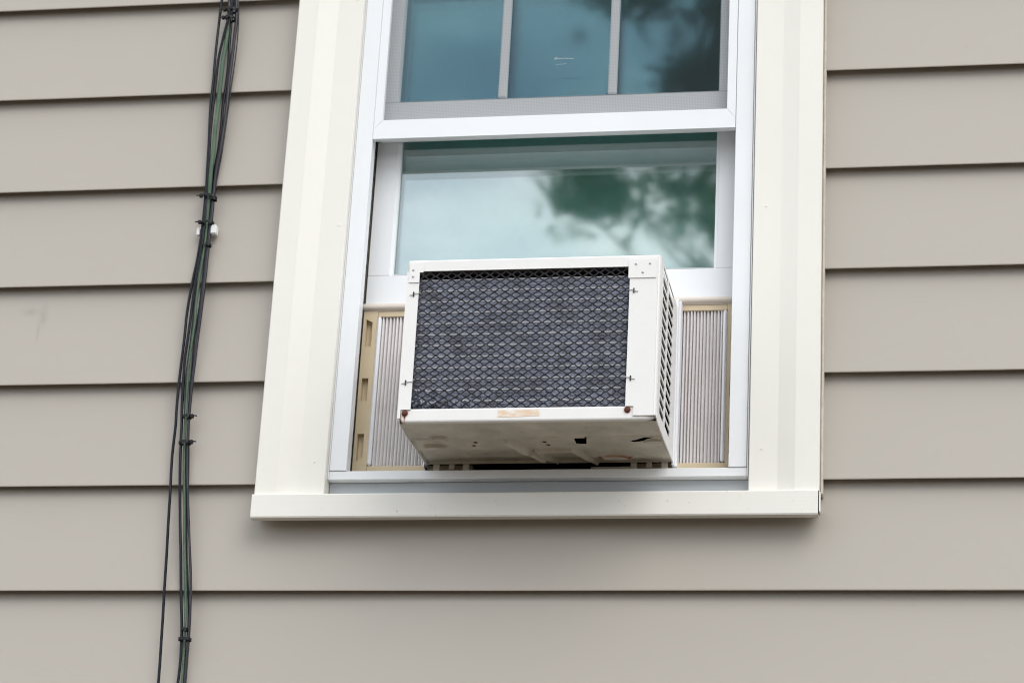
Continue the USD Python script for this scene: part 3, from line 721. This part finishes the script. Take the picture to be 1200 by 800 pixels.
CABLES = __import__('json').loads('''{"c1": [[-0.6045, 3.8583], [-0.6055, 3.7733], [-0.6039, 3.6894], [-0.603, 3.6479], [-0.6016, 3.6066], [-0.6, 3.5656], [-0.5982, 3.5248], [-0.5966, 3.4844], [-0.5965, 3.4443], [-0.5971, 3.4044], [-0.5992, 3.3648], [-0.6028, 3.3256], [-0.6056, 3.2865], [-0.6077, 3.2477], [-0.6078, 3.2091], [-0.6084, 3.1707], [-0.6088, 3.1326], [-0.6086, 3.0947], [-0.6071, 3.0571], [-0.6069, 3.0197], [-0.6057, 2.9825], [-0.6039, 2.9456], [-0.6022, 2.9089], [-0.5984, 2.8362], [-0.5956, 2.7644], [-0.5932, 2.6935], [-0.5913, 2.6235]], "c2": [[-0.5791, 3.8571], [-0.582, 3.8367], [-0.5857, 3.8148], [-0.5924, 3.7728], [-0.5971, 3.7309], [-0.5977, 3.6892], [-0.5979, 3.6477], [-0.5979, 3.6065], [-0.5965, 3.5655], [-0.5945, 3.5247], [-0.5928, 3.4843], [-0.5922, 3.4441], [-0.5922, 3.4043], [-0.5945, 3.3647], [-0.5975, 3.3254], [-0.5996, 3.2864], [-0.6002, 3.2475], [-0.6011, 3.2089], [-0.6026, 3.1706], [-0.6014, 3.1325], [-0.5996, 3.0946], [-0.5961, 3.0569], [-0.5939, 3.0195], [-0.5911, 2.9823], [-0.5879, 2.9454], [-0.5839, 2.9087], [-0.5749, 2.8361], [-0.5667, 2.7644], [-0.5595, 2.6936], [-0.5581, 2.6585], [-0.5588, 2.6237]], "c2b": [[-0.591, 3.8577], [-0.5892, 3.7726], [-0.5935, 3.689], [-0.5933, 3.6063], [-0.5922, 3.5247], [-0.5897, 3.4441], [-0.5895, 3.4042], [-0.5917, 3.3646], [-0.5951, 3.2863], [-0.5971, 3.2089], [-0.5975, 3.1324], [-0.5897, 3.0569], [-0.584, 2.9823], [-0.5761, 2.9087], [-0.5681, 2.8361], [-0.5598, 2.7644], [-0.5538, 2.6936], [-0.5512, 2.6237]], "c3": [[-0.5886, 3.8575], [-0.5868, 3.7725], [-0.5898, 3.7306], [-0.5895, 3.6888], [-0.5891, 3.6473], [-0.5899, 3.6062], [-0.5888, 3.5652], [-0.5899, 3.5246], [-0.589, 3.4842], [-0.5884, 3.444], [-0.588, 3.4041], [-0.5894, 3.3646], [-0.5918, 3.3253], [-0.5927, 3.2862], [-0.592, 3.2474], [-0.5938, 3.2088], [-0.5952, 3.1705], [-0.594, 3.1324], [-0.5922, 3.0945], [-0.5902, 3.0568], [-0.5845, 2.9823], [-0.5806, 2.9454], [-0.5766, 2.9087], [-0.5686, 2.836], [-0.5603, 2.7644], [-0.5553, 2.7147], [-0.5537, 2.6796], [-0.5517, 2.6237]], "c4": [[-0.5863, 3.8574], [-0.5823, 3.8146], [-0.5817, 3.7723], [-0.58, 3.7302], [-0.5807, 3.6885], [-0.5824, 3.6471], [-0.5817, 3.6059], [-0.5828, 3.565], [-0.5853, 3.5244], [-0.5852, 3.484], [-0.5851, 3.4439], [-0.5842, 3.404], [-0.5856, 3.3645], [-0.5865, 3.2861], [-0.5896, 3.2087], [-0.5894, 3.1323], [-0.5862, 3.0568], [-0.5809, 2.9822], [-0.5732, 2.9087], [-0.5657, 2.836], [-0.556, 2.7644], [-0.5506, 2.6936], [-0.5489, 2.6238]], "c5": [[-0.5761, 3.857], [-0.5726, 3.8142], [-0.5736, 3.772], [-0.5735, 3.7299], [-0.5745, 3.6882], [-0.5744, 3.6468], [-0.5759, 3.6057], [-0.5776, 3.5648], [-0.5812, 3.5243], [-0.582, 3.4839], [-0.5821, 3.4438], [-0.5827, 3.404], [-0.5828, 3.3644], [-0.5825, 3.3251], [-0.5829, 3.286], [-0.5838, 3.2472], [-0.5847, 3.2086], [-0.5851, 3.1703], [-0.5857, 3.1322], [-0.5844, 3.0944], [-0.5836, 3.0568], [-0.5783, 2.9822], [-0.5735, 2.9453], [-0.5694, 2.9086], [-0.5597, 2.836], [-0.551, 2.7644], [-0.5481, 2.6936], [-0.5461, 2.6238]], "c6": [[-0.5737, 3.8568], [-0.5693, 3.8141], [-0.5685, 3.7717], [-0.5693, 3.7298], [-0.5711, 3.6881], [-0.5726, 3.6385], [-0.5747, 3.5647], [-0.5792, 3.5], [-0.5812, 3.404], [-0.5823, 3.2859], [-0.5851, 3.1322], [-0.583, 3.0567], [-0.5758, 2.9674], [-0.5649, 2.8795], [-0.5539, 2.7929], [-0.5487, 2.7218], [-0.5467, 2.6656], [-0.5455, 2.6238]]}''')
cable('lone black coax cable splitting off far left of the cable bundle', CABLES['c1'], -.0075, .0024, 'cable_black')
cable('black cable crossing over the green cable just below the top tie', CABLES['c2'], [(4.3, -.016), (3.86, -.0165), (3.8, -.014), (3.7, -.010), (2.5, -.008)], .0024, 'cable_black')
cable('thin dark cable beside the green one, middle of the bundle', CABLES['c2b'], -.0055, .0015, 'cable_grey')
cable('faded green braided cable in the middle of the cable bundle', CABLES['c3'], [(4.3, -.002), (3.83, -.003), (3.78, -.0085), (3.7, -.0115), (3.5, -.0115), (3.42, -.0065), (2.5, -.0065)], [(4.3, .0036), (3.62, .0038), (3.5, .0034), (3.42, .0024), (2.5, .0022)], 'cable_green')
cable('thick black cable running directly behind the green one', CABLES['c4'], -.0055, [(4.3, .0029), (3.4, .0026), (3.2, .0015), (2.5, .0014)], 'cable_black')
cable('smooth thick dark grey cable on the right edge of the bundle', CABLES['c5'], -.0085, [(4.3, .0030), (3.25, .0031), (3.05, .0019), (2.5, .0020)], 'cable_grey')
cable('thin purplish cable bowing out right of the bundle near the top', CABLES['c6'], -.0055, .0011, 'cable_grey')


def tie(label, x, z, hw, tilt, stub, y=-.0095, hd=.0085, band=.0022, stubz=0.0):
    """a cable tie: flat band round the bundle, its square head and cut tail"""
    hw, hd = hw * .92, hd * .95
    t = thing('cable_tie', label, 'cable tie', (x, y, z))
    th = np.linspace(0, 2 * np.pi, 28, endpoint=False)
    c_, s_ = np.cos(th), np.sin(th)
    sq = lambda a, p: np.sign(a) * np.abs(a) ** p
    ring = np.stack([x + hw * sq(c_, .8), y + hd * sq(s_, .8) , z + tilt * hw * c_], 1)
    n = len(ring)
    V = np.vstack([ring + [0, 0, band], ring + [0, 0, -band], (ring - [x, y, z]) * [1.14, 1.16, 1] + [x, y, z + band], (ring - [x, y, z]) * [1.14, 1.16, 1] + [x, y, z - band]])
    F = []
    for i in range(n):
        j = (i + 1) % n
        for a, b in ((0, 1), (3, 2), (2, 0), (1, 3)):
            F += [[a * n + i, a * n + j, b * n + j], [a * n + i, b * n + j, b * n + i]]
    mm = trimesh.Trimesh(V, F, process=False); mm.fix_normals()
    obj('band', mm, 'tie_black', t)
    if stub:
        hx = x + stub * hw * 1.12
        obj('head', bx(min(hx, hx + stub * .0052), max(hx, hx + stub * .0052), y - hd * .55 - .003, y - hd * .55 + .003, z + stubz - .0035, z + stubz + .0030, .0009), 'tie_black', t)
        obj('tail', tube([(hx + stub * .004, y - hd * .55, z + stubz), (hx + stub * .0075, y - hd * .6, z + stubz + .0008), (hx + stub * .0105, y - hd * .7, z + stubz - .0004)], .0011, 6), 'tie_black', t)


TIES = __import__('json').loads('''[[-0.5811, 3.8345, 0.01, -0.1, -1, -0.0105, 0.0095], [-0.5835, 3.8184, 0.0086, -0.15, -1, -0.0105, 0.0095], [-0.5874, 3.4749, 0.0117, -0.32, -1, -0.0095, 0.0085], [-0.5816, 3.4699, 0.0066, -0.2, 0, -0.0095, 0.0062], [-0.5863, 3.4252, 0.0103, -0.1, -1, -0.0095, 0.0085], [-0.5821, 3.3838, 0.0056, -0.1, 0, -0.0095, 0.0062], [-0.5872, 3.0739, 0.0066, 0, 1, -0.0095, 0.0075], [-0.587, 3.0285, 0.0097, 0.0, 1, -0.0095, 0.0085], [-0.5533, 2.695, 0.01, 0.0, 0, -0.0095, 0.0085], [-0.5542, 2.7112, 0.004, 0, 0, -0.0095, 0.0058]]''')
TL = ['black cable tie nearest the top edge, round the bundle at the top siding joint', 'second tie just below the topmost one with a short cut tail left',
      'wide black tie with long left tail under the second full siding joint', 'black tie round the thick grey cable beside that wide tie',
      'black tie just above the white wall clip', 'narrow black band on the thick grey cable below the white wall clip',
      'small black tie with knotted head on the right, below the fourth siding joint', 'black tie with round head sticking out right, halfway between siding joints',
      'black tie across the whole bundle near the bottom edge', 'tiny black tie round the green cable just above the lowest tie']
for lab, (x, z, hw, tilt, stub, y, hd) in zip(TL, TIES):
    tie(lab, x, z, hw, tilt, stub, y, hd)
cx, cz = -0.5874, 3.4129
cl = thing('wall_clip', 'small white wall clip holding the cable bundle to the siding', 'clip', (cx, -.002, cz))
obj('plate', bx(cx - .0175, cx + .0170, -.0035, .003, cz - .0075, cz + .0075, .001), 'clip_white', cl)
obj('block', bx(cx + .0072, cx + .0175, -.0120, -.0036, cz - .0085, cz + .0085, .002), 'clip_white', cl)
obj('hook', bx(cx - .0180, cx - .0125, -.0100, -.0036, cz - .0100, cz + .0045, .0015), 'clip_white', cl)

# ------------------------------------------------------------------ the tree across the yard, seen only in the window glass
def tree(label, base, height, blobs, nleaf, seed, limbs):
    r = np.random.default_rng(seed)
    t = thing('tree', label, 'tree', base)
    b = np.array(base, float)
    tr = np.array([b, b + [.1, 0, height * .25], b + [-.05, .1, height * .5], b + [.1, .05, height * .75]])
    obj('trunk', tube(tr, [.26, .2, .15, .07], 12), 'bark', t, smooth=True)
    for c_, rad in limbs:
        c_ = np.array(c_, float)
        st = tr[1] + (tr[3] - tr[1]) * r.uniform(.2, .8)
        mid = (st + c_) / 2 + [0, 0, .3]
        obj('limb', tube([st, mid, c_], [.07, .045, .015], 8), 'bark', t, smooth=True)
    V, F = [], []
    k = 0
    for c_, rad, dens in blobs:
        for cl_ in range(max(2, int(nleaf * rad ** 2 * dens))):
            d = r.normal(size=3); d /= np.linalg.norm(d)
            p0 = np.array(c_) + d * rad * r.uniform(.35, 1.05) ** .6 * [1, 1, .85]
            for _ in range(26):
                p = p0 + r.normal(0, .16, 3)
                u = r.normal(size=3); u /= np.linalg.norm(u)
                w = np.cross(u, r.normal(size=3)); w /= np.linalg.norm(w)
                l, ww = r.uniform(.07, .13), r.uniform(.03, .055)
                V += [p - u * l, p + w * ww, p + u * l, p - w * ww]
                F += [[k, k + 1, k + 2], [k, k + 2, k + 3]]; k += 4
    obj('crown', trimesh.Trimesh(np.array(V), F, process=False), 'leaf', t)


blobs = [((-1.2, -20.0, 14.75), 1.15, .8), ((-2.95, -19.8, 15.4), .42, 1.3), ((-2.15, -20, 14.2), .38, 1.2), ((-1.3, -20.2, 13.6), .9, .6), ((-3.3, -19.9, 13.2), .34, 1.1), ((-2.3, -19.9, 13.22), .34, .9),
         ((-3.55, -19.9, 12.95), .16, 2.0), ((-2.9, -20, 12.95), .2, 1.4), ((-2.0, -20, 12.4), .5, .35), ((-.6, -20.3, 12.4), 1.0, .6), ((.2, -20.2, 13.8), 1.6, .8), ((1.5, -20.5, 14.5), 1.8, .7), ((.5, -20.3, 15.9), 1.6, .7), ((1.8, -20.5, 12.6), 1.4, .7), ((-1.6, -20, 16.2), 1.1, .8)]
tree('leafy green tree across the yard, mirrored in the right side of the glass', (1.2, -20.4, 0), 15.5, blobs, 100, 21, [(q[0], q[1]) for q in blobs[:10]])
